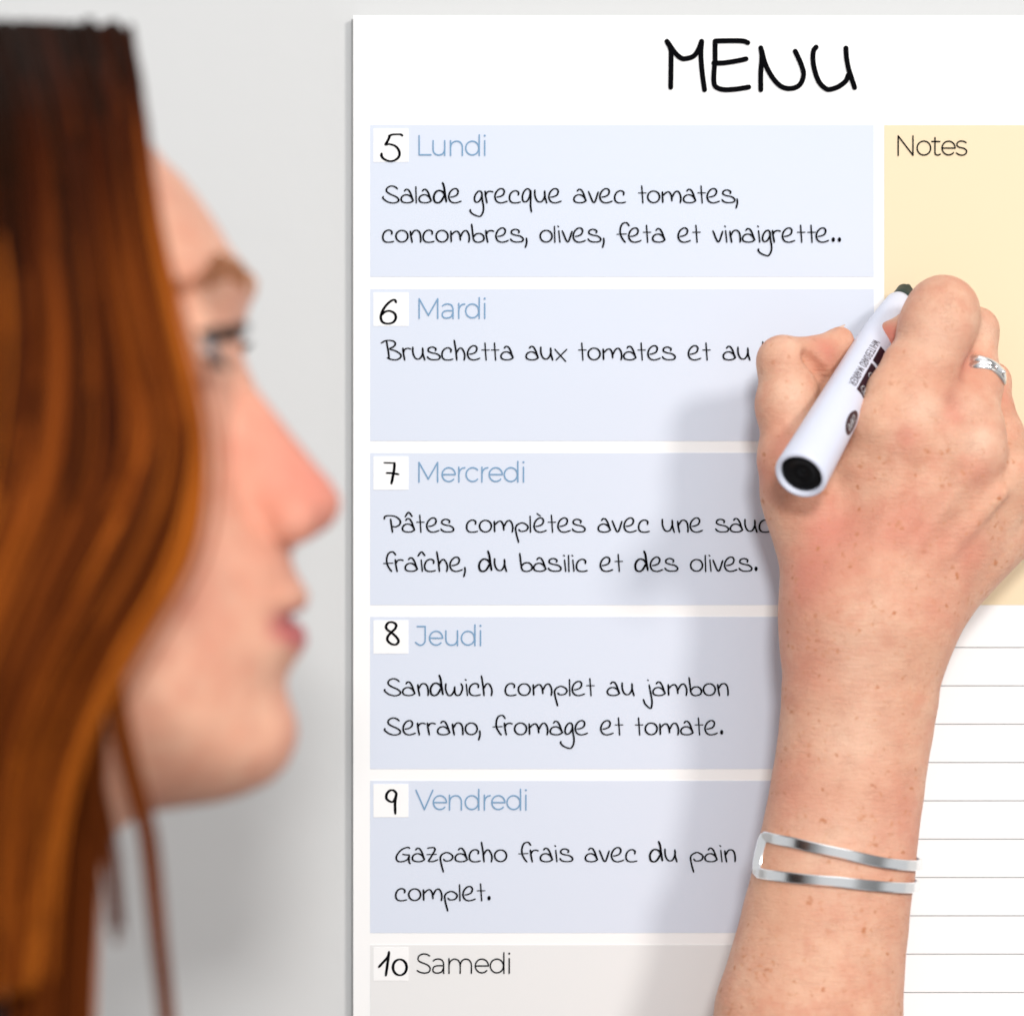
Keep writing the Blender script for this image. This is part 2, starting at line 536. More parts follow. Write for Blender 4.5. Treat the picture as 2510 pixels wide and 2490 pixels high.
# forearm sections: u, v, half width (pixels), depth
SEC = [(1960, 2760, 252, .945), (1982, 2490, 230, .948), (2021, 2269, 204, .950), (2047, 2122, 195, .951), (2077, 1934, 186, .952),
       (2100.5, 1770, 187, .953), (2108, 1703, 191, .953), (2115, 1613, 196, .953), (2126, 1545, 200, .953)]
ELBOW = (.078, .930, -.285)
FORE = []
for s0, s1 in zip(SEC[:-1], SEC[1:]):
    FORE.append((tuple(P(s0[0], s0[1], s0[3])), tuple(P(s1[0], s1[1], s1[3])), s0[2] * PX * s0[3], s1[2] * PX * s1[3], .76))
FORE.insert(0, (ELBOW, tuple(P(*SEC[0][:2], SEC[0][3])), .036, SEC[0][2] * PX * SEC[0][3], .85))
PALM = [
 hp((915, 2150, .953, 330), (1120, 1230, .950, 215)),
 hp((1020, 2150, .951, 310), (1540, 1290, .948, 195)),
 hp((1150, 2170, .954, 275), (1790, 1430, .954, 180)),
 hp((1180, 2220, .957, 240), (1940, 1600, .963, 165)),
 hp((800, 2150, .956, 340), (560, 1450, .956, 225)),
 hp((560, 1450, .957, 225), (1000, 1270, .956, 185)),
 hp((620, 1250, .960, 190), (930, 1130, .960, 160)),
 hp((570, 1050, .960, 170), (640, 820, .964, 80)),
 hp((1340, 1400, .9462, 130), (1430, 1080, .9468, 125)),
 hp((1430, 1080, .9468, 125), (1490, 900, .9482, 90)),
 hp((1490, 900, .9482, 90), (1522, 790, .9535, 65)),
 hp((1700, 1180, .960, 110), (1730, 900, .968, 65)),
]
INDEX = [
 hp((1000, 1750, .950, 200), (1170, 1120, .947, 190)),
 hp((1170, 1120, .946, 195), (1215, 940, .947, 222)),
 hp((1215, 940, .947, 222), (1395, 400, .952, 222)),
 hp((1395, 400, .952, 222), (1428, 312, .954, 208)),
 hp((1170, 640, .946, 118), (1092, 820, .943, 124)),
 hp((1092, 820, .943, 124), (1014, 1010, .940, 130)),
 hp((1014, 1010, .940, 130), (930, 1250, .946, 150)),
 hp((1428, 312, .956, 195), (1330, 420, .981, 150)),
 hp((1330, 420, .981, 150), (1112, 478, .9685, 110)),
]
MIDDLE = [
 hp((1250, 1850, .950, 190), (1610, 1210, .945, 170)),
 hp((1610, 1210, .945, 172), (1632, 1060, .947, 160)),
 hp((1632, 1060, .947, 160), (1655, 760, .955, 126)),
 hp((1655, 760, .955, 126), (1632, 430, .963, 124)),
 hp((1632, 430, .963, 122), (1480, 560, .985, 100)),
 hp((1480, 560, .985, 100), (1215, 560, .983, 88)),
]
RINGF = [
 hp((1400, 1950, .954, 180), (1830, 1350, .953, 152)),
 hp((1830, 1350, .953, 152), (1800, 1080, .964, 112)),
 hp((1800, 1080, .964, 112), (1738, 745, .977, 92)),
 hp((1738, 745, .977, 92), (1560, 820, .988, 82)),
 hp((1560, 820, .988, 82), (1400, 860, .985, 72)),
]
PINKY = [
 hp((1450, 2050, .958, 180), (1985, 1500, .964, 138)),
 hp((1985, 1500, .964, 138), (1805, 1100, .986, 82)),
 hp((1805, 1100, .986, 82), (1640, 1130, .989, 72)),
 hp((1640, 1130, .989, 72), (1510, 1140, .986, 64)),
]
THUMB = [
 hp((640, 1700, .956, 250), (478, 1240, .951, 188)),
 hp((478, 1240, .951, 188), (450, 900, .954, 160)),
 hp((450, 900, .954, 160), (428, 625, .956, 142)),
 hp((450, 900, .955, 158), (545, 735, .958, 122)),
 hp((428, 625, .956, 142), (600, 610, .961, 116)),
 hp((600, 610, .961, 116), (785, 490, .9675, 80)),
 hp((655, 690, .9635, 92), (775, 555, .969, 74)),
]
TENDON = [
 hp((1080, 2000, .9380, 55), (1580, 1300, .9375, 52)),
 hp((1635, 1110, .9420, 118), (1668, 1190, .9425, 118)),
 hp((1180, 1030, .9410, 120), (1200, 1130, .9410, 125)),
 hp((1840, 1320, .949, 110), (1850, 1380, .949, 110)),
 hp((1180, 2020, .9400, 55), (1790, 1450, .9410, 48)),
 hp((960, 1980, .9400, 60), (1150, 1300, .9395, 50)),
]
TCREASE = [hp((575, 605, .9525, 42), (700, 750, .9565, 42))]
VALLEY = [
 hp((1800, 1330, .9330, 55), (1640, 1500, .9325, 62)),
 hp((1640, 1500, .9325, 62), (1490, 1740, .9330, 48)),
 hp((1960, 1400, .9430, 50), (1800, 1700, .9425, 52)),
]
SHOULDER = (-.10, .60, -.262)
TRUNK = [
 ((-.150, .70, -.235), (-.165, .715, -.44), .085, .10, 1.0),
 ((-.148, .704, -.19), SHOULDER, .050, .046, 1.0),
 ((-.148, .704, -.19), (-.165, .87, -.262), .050, .046, 1.0),
 (SHOULDER, (.0, .78, -.285), .044, .039, 1.0),
 ((.0, .78, -.285), ELBOW, .039, .037, 1.0),
]

# ---- head, in head pixels (orthographic, at the middle plane)
HS = PX * Y0
HEAD = np.array([(235,150),(322,290),(404,394),(446,432),(493,493),(530,549),(563,606),(601,653),(621,690),(619,723),(604,765),(590,810),
 (584,861),(588,930),(585,1040),(592,1150),(625,1240),(680,1305),(708,1350),(720,1392),(737,1424),(756,1452),(752,1485),(729,1512),(747,1546),
 (752,1572),(742,1597),(720,1628),(704,1655),(699,1680),(708,1716),(724,1758),(729,1796),(722,1835),(703,1876),(666,1915),(605,1945),(536,1966),
 (442,1978),(330,1972),(200,1950),(-50,1850),(-350,1700),(-700,1500),(-1050,1200),(-1200,800),(-1150,450),(-950,250),(-600,160),(-200,130),(100,130)], F32)
NOSE = np.array([(575,835),(587,868),(601,900),(629,953),(676,1014),(723,1075),(770,1133),(811,1180),(833,1217),(834,1250),(814,1286),(772,1315),
 (730,1334),(690,1350),(600,1330),(520,1200),(520,950)], F32)


def poly_sd(u, v, poly):
    x1, y1 = poly[:, 0], poly[:, 1]
    best = np.full(u.shape, 1e18, F32)
    inside = np.zeros(u.shape, bool)
    n = len(poly)
    for i in range(n):
        ax, ay = poly[i]; bx, by = poly[(i + 1) % n]
        dx, dy = bx - ax, by - ay
        px, py = u - ax, v - ay
        h = np.clip((px * dx + py * dy) / (dx * dx + dy * dy), 0, 1)
        best = np.minimum(best, (px - dx * h) ** 2 + (py - dy * h) ** 2)
        c = ((ay > v) != (by > v))
        if abs(dy) > 1e-9:
            inside ^= c & (u < dx * (v - ay) / dy + ax)
    d = np.sqrt(best)
    return np.where(inside, -d, d)


HEAD_S = np.concatenate([HEAD[:18], np.array([(672,1320),(690,1420),(700,1540),(700,1660),(705,1740),(706,1800)], F32), HEAD[33:]])
R2V = ([0, 100, 400, 700, 1000, 1300, 1600, 1800, 1980], [520, 560, 680, 705, 690, 640, 560, 480, 400])
EYE = (448, 865, -330)


def sph(u, v, w, c, r, s=(1, 1, 1)):
    return np.sqrt(((u - c[0]) / s[0]) ** 2 + ((v - c[1]) / s[1]) ** 2 + ((w - c[2]) / s[2]) ** 2) - r




def head_px(p):
    return 1255 + p[:, 0] / HS, 1245 - p[:, 2] / HS, (p[:, 1] - Y0) / HS


def head_d(p):
    u, v, w = head_px(p)
    w = w.astype(F32)
    aw = -np.abs(w)
    bl_ = np.clip((np.abs(w) - 110) / 230, 0, 1).astype(F32)
    bl_ = bl_ * bl_ * (3 - 2 * bl_)
    e_ = -(poly_sd(u, v, HEAD) * (1 - bl_) + poly_sd(u, v, HEAD_S) * bl_)
    R2 = np.interp(v, *R2V).astype(F32)
    R1 = np.interp(v, [1500, 1950], [800, 480]).astype(F32)
    q = np.maximum(R1 - e_, 0) / R1
    d = (np.sqrt(q * q + (w / R2) ** 2) - 1) * 520
    # eye sockets and lids
    d = smax(d, -sph(u, v, aw, (668, 850, -290), 104), 70)
    lid = sph(u, v, aw, EYE, 127)
    d = smin(d, lid, 25)
    d = smax(d, -sph(u, v, aw, (EYE[0] + 118, EYE[1] + 4, EYE[2] - 10), 60, (1.1, .42, 1.35)), 8)
    # brow, cheekbone
    d = smin(d, sph(u, v, aw, (525, 700, -220), 20, (1, 1, 6)), 60)
    d = smin(d, sph(u, v, aw, (330, 1120, -420), 120, (1.3, 1, 1)), 120)
    # nose
    en = -poly_sd(u, v, NOSE)
    Rn = np.interp(v, [840, 1000, 1150, 1230, 1340], [62, 82, 112, 145, 150]).astype(F32)
    qn = np.maximum(Rn - en, 0)
    dn = np.sqrt(qn * qn + w * w) - Rn
    dn = np.maximum(dn, 430 - u)
    d = smin(d, dn, 30)
    d = smin(d, sph(u, v, aw, (722, 1270, -112), 62, (1, 1, .8)), 22)
    d = smax(d, -sph(u, v, aw, (752, 1322, -72), 26, (1.7, .95, 1.2)), 14)
    # mouth line
    d = smax(d, -sph(u, v, aw, (735, 1516, 0), 24, (1.5, .62, 8)), 10)
    return d * HS


NECK = [(tuple(P(-230, 1500, Y0)), tuple(P(-300, 2650, Y0)), 500 * HS, 530 * HS, 1.0)]

HAND_LO = np.array((.055, .90, -.075), F32)
HAND_HI = np.array((.19, 1.0, .10), F32)


def bbox_far(p, lo, hi, m):
    return bool((p.max(0) < lo - m).any() or (p.min(0) > hi + m).any())


HEAD_LO = np.array((-.245, .62, -.085), F32)
HEAD_HI = np.array((-.035, .79, .125), F32)


def body_d(p, full=False):
    d = chain(p, FORE, .0010)
    d = np.minimum(d, 1.0)
    if full or not bbox_far(p, HAND_LO, HAND_HI, .03):
        palm = chain(p, PALM, .010)
        palm = smin(palm, chain(p, TENDON, .002), .004)
        palm = smax(palm, -chain(p, VALLEY, .004), .006)
        fing = chain(p, MIDDLE, .005)
        fing = smin(fing, chain(p, INDEX, .005), .0036)
        fing = smin(fing, chain(p, RINGF, .005), .0014)
        fing = smin(fing, chain(p, PINKY, .005), .0014)
        th = chain(p, THUMB, .005)
        hand = smin(palm, fing, .006)
        th = smax(th, -chain(p, TCREASE, .002), .003)
        hand = smin(hand, th, .004)
        d = smin(d, hand, .012)
    d = smin(d, chain(p, TRUNK, .03), .02)
    nk = chain(p, NECK, .02)
    if full or not bbox_far(p, HEAD_LO, HEAD_HI, .05):
        nk = smin(nk, head_d(p), .022)
    d = smin(d, nk, .02)
    return d


def mesh_implicit(fn, lo, hi, h, B=16):
    """surface nets on the blocks the surface passes through"""
    lo = np.array(lo, float)
    nb = np.ceil((np.array(hi) - lo) / (h * B)).astype(int)
    half = h * B * math.sqrt(3) / 2
    gi = np.arange(B + 1)
    gx, gy, gz = np.meshgrid(gi, gi, gi, indexing='ij')
    G = np.stack([gx, gy, gz], -1).reshape(-1, 3)
    dims = nb * B + 2
    blocks = np.stack(np.meshgrid(*[np.arange(n) for n in nb], indexing='ij'), -1).reshape(-1, 3)
    cen = (lo + (blocks + .5) * B * h).astype(F32)
    dc = np.concatenate([fn(c, True) for c in np.array_split(cen, max(1, len(cen) // 4000))])
    blocks = blocks[np.abs(dc) < half * 1.5 + .004]
    keyv, posv, quads = [], [], []

    def key(c):
        return (c[..., 0] * dims[1] + c[..., 1]) * dims[2] + c[..., 2]

    corners = np.array([(i, j, k) for i in (0, 1) for j in (0, 1) for k in (0, 1)])
    edges = [(a, b) for a in range(8) for b in range(a + 1, 8) if np.abs(corners[a] - corners[b]).sum() == 1]
    for bl in blocks:
        base = bl * B
        p = (lo + (base + G) * h).astype(F32)
        val = fn(p, False).reshape(B + 1, B + 1, B + 1)
        s = val < 0
        if s.all() or not s.any():
            continue
        cs = [s[i:B + i, j:B + j, k:B + k] for i, j, k in corners]
        tot = sum(c.astype(np.int8) for c in cs)
        act = np.argwhere((tot > 0) & (tot < 8))
        if len(act):
            cv = np.stack([val[act[:, 0] + i, act[:, 1] + j, act[:, 2] + k] for i, j, k in corners], 1)
            acc = np.zeros((len(act), 3)); cnt = np.zeros(len(act))
            for a, b in edges:
                m = (cv[:, a] < 0) != (cv[:, b] < 0)
                t = np.where(m, cv[:, a] / np.where(m, cv[:, a] - cv[:, b], 1), 0)
                acc += m[:, None] * (corners[a] + t[:, None] * (corners[b] - corners[a]))
                cnt += m
            keyv.append(key(act + base))
            posv.append(lo + (act + base + acc / cnt[:, None]) * h)
        for ax in range(3):
            o1, o2 = (ax + 1) % 3, (ax + 2) % 3
            sl0 = [slice(0, B)] * 3
            sl1 = [slice(0, B)] * 3
            sl1[ax] = slice(1, B + 1)
            s0, s1 = s[tuple(sl0)], s[tuple(sl1)]
            ed = np.argwhere(s0 != s1)
            if not len(ed):
                continue
            d1 = np.zeros(3, int); d1[o1] = 1
            d2 = np.zeros(3, int); d2[o2] = 1
            c = ed + base
            q = np.stack([key(c - d1 - d2), key(c - d2), key(c), key(c - d1)], 1)
            flip = ~s0[ed[:, 0], ed[:, 1], ed[:, 2]]
            q[flip] = q[flip][:, ::-1]
            quads.append(q)
    keyv = np.concatenate(keyv); posv = np.concatenate(posv); quads = np.concatenate(quads)
    order = np.argsort(keyv)
    keyv, posv = keyv[order], posv[order]
    idx = np.searchsorted(keyv, quads)
    idx = np.clip(idx, 0, len(keyv) - 1)
    good = (keyv[idx] == quads).all(1)
    idx = idx[good]
    # settle the vertices on the surface
    for _ in range(2):
        for sl in np.array_split(np.arange(len(posv)), max(1, len(posv) // 60000)):
            p = posv[sl].astype(F32)
            ee = h * .4
            d0 = fn(p, True)
            g = np.stack([(fn(p + np.array(o, F32), True) - d0) / ee for o in ((ee, 0, 0), (0, ee, 0), (0, 0, ee))], 1)
            st = d0[:, None] * g / np.maximum((g * g).sum(1), .2)[:, None]
            posv[sl] = p - np.clip(st, -h * .5, h * .5)
    return posv, idx


def np_mesh(name, pos, quads, mat, parent=None):
    me = bpy.data.meshes.new(name)
    me.vertices.add(len(pos))
    me.vertices.foreach_set('co', np.asarray(pos, F32).ravel())
    me.loops.add(quads.size)
    me.loops.foreach_set('vertex_index', quads.ravel().astype(np.int32))
    me.polygons.add(len(quads))
    me.polygons.foreach_set('loop_start', np.arange(0, quads.size, quads.shape[1], dtype=np.int32))
    me.update(calc_edges=True)
    me.validate()
    me.polygons.foreach_set('use_smooth', np.ones(len(me.polygons), bool))
    me.materials.append(mat)
    o = bpy.data.objects.new(name, me)
    COL.objects.link(o)
    if parent:
        under(o, parent)
    return o


def float_attr(o, name, vals):
    a = o.data.attributes.new(name, 'FLOAT', 'POINT')
    a.data.foreach_set('value', np.asarray(vals, F32))


# ------------------------------------------------------------------ skin
def skin_material():
    m = bpy.data.materials.new('skin')
    m.use_nodes = True
    t = m.node_tree
    N, L = t.nodes.new, t.links.new
    b = t.nodes['Principled BSDF']
    co = N('ShaderNodeTexCoord')

    def noise(scale, detail=3, rough=.5, stretch=None):
        n = N('ShaderNodeTexNoise')
        n.inputs['Scale'].default_value = scale
        n.inputs['Detail'].default_value = detail
        n.inputs['Roughness'].default_value = rough
        if stretch:
            mp = N('ShaderNodeMapping')
            mp.inputs['Scale'].default_value = stretch
            mp.inputs['Rotation'].default_value = (0, math.radians(-14), 0)
            L(co.outputs['Object'], mp.inputs['Vector'])
            L(mp.outputs['Vector'], n.inputs['Vector'])
        else:
            L(co.outputs['Object'], n.inputs['Vector'])
        return n.outputs['Fac']

    def ramp(src, a, b_):
        r = N('ShaderNodeMapRange')
        r.inputs['From Min'].default_value = a
        r.inputs['From Max'].default_value = b_
        L(src, r.inputs['Value'])
        return r.outputs['Result']

    def mix(fac, a, b_):
        x = N('ShaderNodeMix'); x.data_type = 'RGBA'
        if isinstance(fac, float): x.inputs['Factor'].default_value = fac
        else: L(fac, x.inputs['Factor'])
        for s, c in (('A', a), ('B', b_)):
            if isinstance(c, tuple): x.inputs[s].default_value = (*c, 1)
            else: L(c, x.inputs[s])
        return x.outputs['Result']

    def math_(op, a, b_):
        x = N('ShaderNodeMath'); x.operation = op
        for i, c in enumerate((a, b_)):
            if isinstance(c, float): x.inputs[i].default_value = c
            else: L(c, x.inputs[i])
        return x.outputs[0]

    def attr(n):
        x = N('ShaderNodeAttribute'); x.attribute_name = n
        return x.outputs['Fac']

    c = mix(ramp(noise(60, 5, .6), .36, .64), (.755, .44, .30), (.67, .325, .215))
    c = mix(math_('MULTIPLY', ramp(noise(170, 4, .6), .46, .70), .5), c, (.66, .27, .175))
    c = mix(math_('MULTIPLY', ramp(noise(30, 2), .5, .75), .35), c, (.79, .50, .325))
    c = mix(math_('MULTIPLY', attr('pale'), .62), c, (.90, .64, .48))  # highlights painted into the skin colour
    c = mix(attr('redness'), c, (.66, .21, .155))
    c = mix(attr('lip'), c, (.45, .10, .10))
    # freckles
    vo = N('ShaderNodeTexVoronoi')
    vo.inputs['Scale'].default_value = 230
    vo.inputs['Randomness'].default_value = 1
    wn = N('ShaderNodeTexNoise'); wn.inputs['Scale'].default_value = 420; wn.inputs['Detail'].default_value = 3
    L(co.outputs['Object'], wn.inputs['Vector'])
    wv = N('ShaderNodeVectorMath'); wv.operation = 'MULTIPLY_ADD'
    wv.inputs[1].default_value = (.0034, .0034, .0034)
    L(wn.outputs['Color'], wv.inputs[0]); L(co.outputs['Object'], wv.inputs[2])
    L(wv.outputs[0], vo.inputs['Vector'])
    size = math_('ADD', math_('MULTIPLY', ramp(noise(260, 2), .3, .75), .30), .04)
    dot = ramp(math_('SUBTRACT', size, vo.outputs['Distance']), -.03, .16)
    sepc = N('ShaderNodeSeparateColor')
    L(vo.outputs['Color'], sepc.inputs[0])
    some = ramp(sepc.outputs[0], .08, .6)
    fr = math_('MULTIPLY', math_('MULTIPLY', dot, some), attr('freckle'))
    c = mix(math_('MULTIPLY', fr, 1.0), c, (.52, .19, .08))
    vo2 = N('ShaderNodeTexVoronoi')
    vo2.inputs['Scale'].default_value = 420
    L(wv.outputs[0], vo2.inputs['Vector'])
    sep2 = N('ShaderNodeSeparateColor')
    L(vo2.outputs['Color'], sep2.inputs[0])
    fr2 = math_('MULTIPLY', ramp(vo2.outputs['Distance'], .42, .12), ramp(sep2.outputs[1], .45, .8))
    fr2 = math_('MULTIPLY', math_('MULTIPLY', fr2, ramp(noise(70, 2), .4, .62)), attr('freckle'))
    c = mix(math_('MULTIPLY', fr2, .7), c, (.62, .255, .12))
    # fine speckle
    c = mix(math_('MULTIPLY', ramp(noise(900, 2), .55, .8), .22), c, (.60, .26, .17))
    c = mix(attr('crease'), c, (.46, .17, .115))  # shade in folds and between fingers painted into the colour
    L(c, b.inputs['Base Color'])
    b.inputs['Roughness'].default_value = .52
    b.inputs['Specular IOR Level'].default_value = .32
    b.inputs['Subsurface Weight'].default_value = .12
    b.inputs['Subsurface Radius'].default_value = (1.0, .35, .2)
    b.inputs['Subsurface Scale'].default_value = .004
    vo3 = N('ShaderNodeTexVoronoi'); vo3.feature = 'DISTANCE_TO_EDGE'
    vo3.inputs['Scale'].default_value = 760
    mp3 = N('ShaderNodeMapping')
    mp3.inputs['Scale'].default_value = (.55, 1, 1.8)
    mp3.inputs['Rotation'].default_value = (0, math.radians(-16), 0)
    L(wv.outputs[0], mp3.inputs['Vector']); L(mp3.outputs['Vector'], vo3.inputs['Vector'])
    lines = math_('MULTIPLY', ramp(vo3.outputs['Distance'], .09, .0), ramp(noise(140, 3), .42, .68))
    c = mix(math_('MULTIPLY', lines, .17), c, (.50, .19, .125))
    L(c, b.inputs['Base Color'])
    h1 = noise(420, 4, .6, (.45, 1.0, 1.9))
    h2 = noise(1500, 3, .6)
    hh = math_('ADD', math_('MULTIPLY', h1, .65), math_('MULTIPLY', h2, .3))
    hh = math_('SUBTRACT', hh, math_('MULTIPLY', attr('crease'), .9))
    hh = math_('SUBTRACT', hh, math_('MULTIPLY', lines, .13))
    bp = N('ShaderNodeBump')
    bp.inputs['Strength'].default_value = .75
    bp.inputs['Distance'].default_value = .0008
    L(hh, bp.inputs['Height'])
    L(bp.outputs['Normal'], b.inputs['Normal'])
    return m


M_SKIN = skin_material()
pos, quads = mesh_implicit(body_d, (-.30, .54, -.56), (.20, .998, .13), .0011)
# soften cheek and jaw so no facets of the outline show
hu, hv, hw = head_px(pos)
wt = np.clip((np.abs(hw) - 130) / 150, 0, 1) * np.clip((hv - 960) / 120, 0, 1) * (pos[:, 0] < -.02) * np.clip((2250 - hv) / 200, 0, 1)
wt *= np.clip((690 - hu) / 60, 0, 1)
E_ = np.concatenate([quads[:, [0, 1]], quads[:, [1, 2]], quads[:, [2, 3]], quads[:, [3, 0]]])
E_ = E_[(wt[E_[:, 0]] > 0)]
cnt_ = np.bincount(E_[:, 0], minlength=len(pos))
for _ in range(140):
    acc_ = np.stack([np.bincount(E_[:, 0], weights=pos[E_[:, 1], k_], minlength=len(pos)) for k_ in range(3)], 1)
    m_ = cnt_ > 0
    pos[m_] += (acc_[m_] / cnt_[m_][:, None] - pos[m_]) * wt[m_][:, None] * .6
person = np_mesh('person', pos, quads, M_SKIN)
tag(person, 'woman in profile with auburn hair, writing on the board with a marker', 'person')

u_, v_, w_ = head_px(pos)


def blob(c, r):
    c = np.array(c)
    d = np.linalg.norm(pos - c, axis=1) / r
    return np.exp(-d * d * 1.6)


def hb(c, r, s=(1, 1, 1)):
    d2 = ((u_ - c[0]) / s[0]) ** 2 + ((v_ - c[1]) / s[1]) ** 2 + ((np.abs(w_) + c[2]) / s[2]) ** 2
    return np.exp(-d2 / r ** 2 * 1.6)


def seg(a, b, r):
    d = cone_d(pos.astype(F32), a, b, 0.0, 0.0)
    return np.exp(-(d / r) ** 2)


is_head = pos[:, 0] < -.02
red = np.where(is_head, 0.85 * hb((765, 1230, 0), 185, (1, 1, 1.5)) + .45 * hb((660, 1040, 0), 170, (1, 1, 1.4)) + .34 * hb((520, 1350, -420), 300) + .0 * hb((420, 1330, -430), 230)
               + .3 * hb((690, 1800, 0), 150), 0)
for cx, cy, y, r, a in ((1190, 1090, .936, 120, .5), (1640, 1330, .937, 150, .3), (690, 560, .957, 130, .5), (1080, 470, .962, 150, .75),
                        (540, 1950, .938, 280, .55), (700, 1650, .938, 200, .35), (1250, 1650, .937, 260, .3), (1600, 1800, .94, 220, .35), (560, 2500, .94, 300, .28), (1560, 640, .95, 120, .3), (1330, 2150, .94, 220, .22),  # flushed joints and wrist, plus shade on the hand's back painted as redder skin
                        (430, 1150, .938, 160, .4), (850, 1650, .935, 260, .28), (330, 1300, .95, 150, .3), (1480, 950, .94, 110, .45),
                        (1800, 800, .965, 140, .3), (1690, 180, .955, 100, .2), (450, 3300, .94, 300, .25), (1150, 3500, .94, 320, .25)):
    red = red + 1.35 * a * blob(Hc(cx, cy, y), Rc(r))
pale = np.zeros(len(pos))  # lighter skin painted where highlights fall on knuckles, fingers, thumb and forearm
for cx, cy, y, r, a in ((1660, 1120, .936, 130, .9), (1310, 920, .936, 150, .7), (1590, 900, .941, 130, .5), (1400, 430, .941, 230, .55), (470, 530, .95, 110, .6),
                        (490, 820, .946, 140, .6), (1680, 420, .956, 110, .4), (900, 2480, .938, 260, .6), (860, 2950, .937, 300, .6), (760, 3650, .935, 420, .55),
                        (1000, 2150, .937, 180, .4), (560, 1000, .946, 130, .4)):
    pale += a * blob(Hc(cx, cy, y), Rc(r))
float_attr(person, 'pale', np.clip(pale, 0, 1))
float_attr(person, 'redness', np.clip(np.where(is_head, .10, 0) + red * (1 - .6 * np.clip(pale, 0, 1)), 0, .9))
lip = np.where(is_head & (u_ > 640), np.clip(1.6 * np.exp(-(((v_ - 1535) / (64 * np.sqrt(np.clip(1 - (w_ / 250) ** 2, .02, 1)))) ** 4) - (w_ / 225) ** 4) * (u_ > 670) - .35, 0, 1), 0)
float_attr(person, 'lip', lip)
float_attr(person, 'freckle', np.where(is_head, .25, np.where(pos[:, 2] > .02, .45, .95)))
cre = np.zeros(len(pos))  # skin folds, with the shade in them and between fingers painted dark
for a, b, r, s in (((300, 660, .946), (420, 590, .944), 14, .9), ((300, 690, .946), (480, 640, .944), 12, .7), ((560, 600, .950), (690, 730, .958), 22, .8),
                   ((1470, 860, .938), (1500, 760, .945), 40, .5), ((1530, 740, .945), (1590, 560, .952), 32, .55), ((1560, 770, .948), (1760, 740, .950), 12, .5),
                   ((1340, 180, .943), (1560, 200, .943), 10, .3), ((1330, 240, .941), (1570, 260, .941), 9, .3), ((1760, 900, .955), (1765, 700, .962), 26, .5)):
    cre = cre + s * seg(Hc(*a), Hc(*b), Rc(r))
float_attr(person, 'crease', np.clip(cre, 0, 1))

# garment over the trunk
TR2 = TRUNK[:4]


def cloth_d(p, full=False):
    d = chain(p, TR2, .03) - .007
    d = smin(d, chain(p, NECK, .02) - .004, .02)
    cut = (p[:, 2] + .108 + 1.3 * (p[:, 0] + .116)) * .6
    return np.maximum(d, cut)


cp, cq = mesh_implicit(cloth_d, (-.30, .52, -.57), (.06, .94, -.06), .004)
np_mesh('sweater', cp, cq, M_CLOTH, person)


# ---- eyes, lashes, brows
def HP(u, v, w):
    return Vector(((u - 1255) * HS, Y0 + w * HS, (1245 - v) * HS))


def uv_sphere(c, r, n=20, m=12, axis=None, cap=None):
    vs, fs = [], []
    for i in range(m + 1):
        th = math.pi * i / m
        if cap: th *= cap
        for j in range(n):
            ph = 2 * math.pi * j / n
            # pole points along +X (the way she looks)
            vs.append(Vector(c) + Vector((math.cos(th), math.sin(th) * math.cos(ph), math.sin(th) * math.sin(ph))) * r)
    for i in range(m):
        for j in range(n):
            fs.append((i * n + j, (i + 1) * n + j, (i + 1) * n + (j + 1) % n, i * n + (j + 1) % n))
    return vs, fs


def tubes(paths, radii, sides=4):
    vs, fs = [], []
    for path, rad in zip(paths, radii):
        path = np.asarray(path, float)
        K = len(path)
        tg = np.gradient(path, axis=0)
        tg /= np.linalg.norm(tg, axis=1)[:, None] + 1e-12
        ref = np.array((.13, .99, .05))
        n1 = np.cross(tg, ref); n1 /= np.linalg.norm(n1, axis=1)[:, None] + 1e-12
        n2 = np.cross(tg, n1)
        b = len(vs)
        for i in range(K):
            for s in range(sides):
                a = 2 * math.pi * s / sides
                vs.append(path[i] + rad[i] * (math.cos(a) * n1[i] + math.sin(a) * n2[i]))
        for i in range(K - 1):
            for s in range(sides):
                fs.append((b + i * sides + s, b + i * sides + (s + 1) % sides, b + (i + 1) * sides + (s + 1) % sides, b + (i + 1) * sides + s))
    return vs, fs


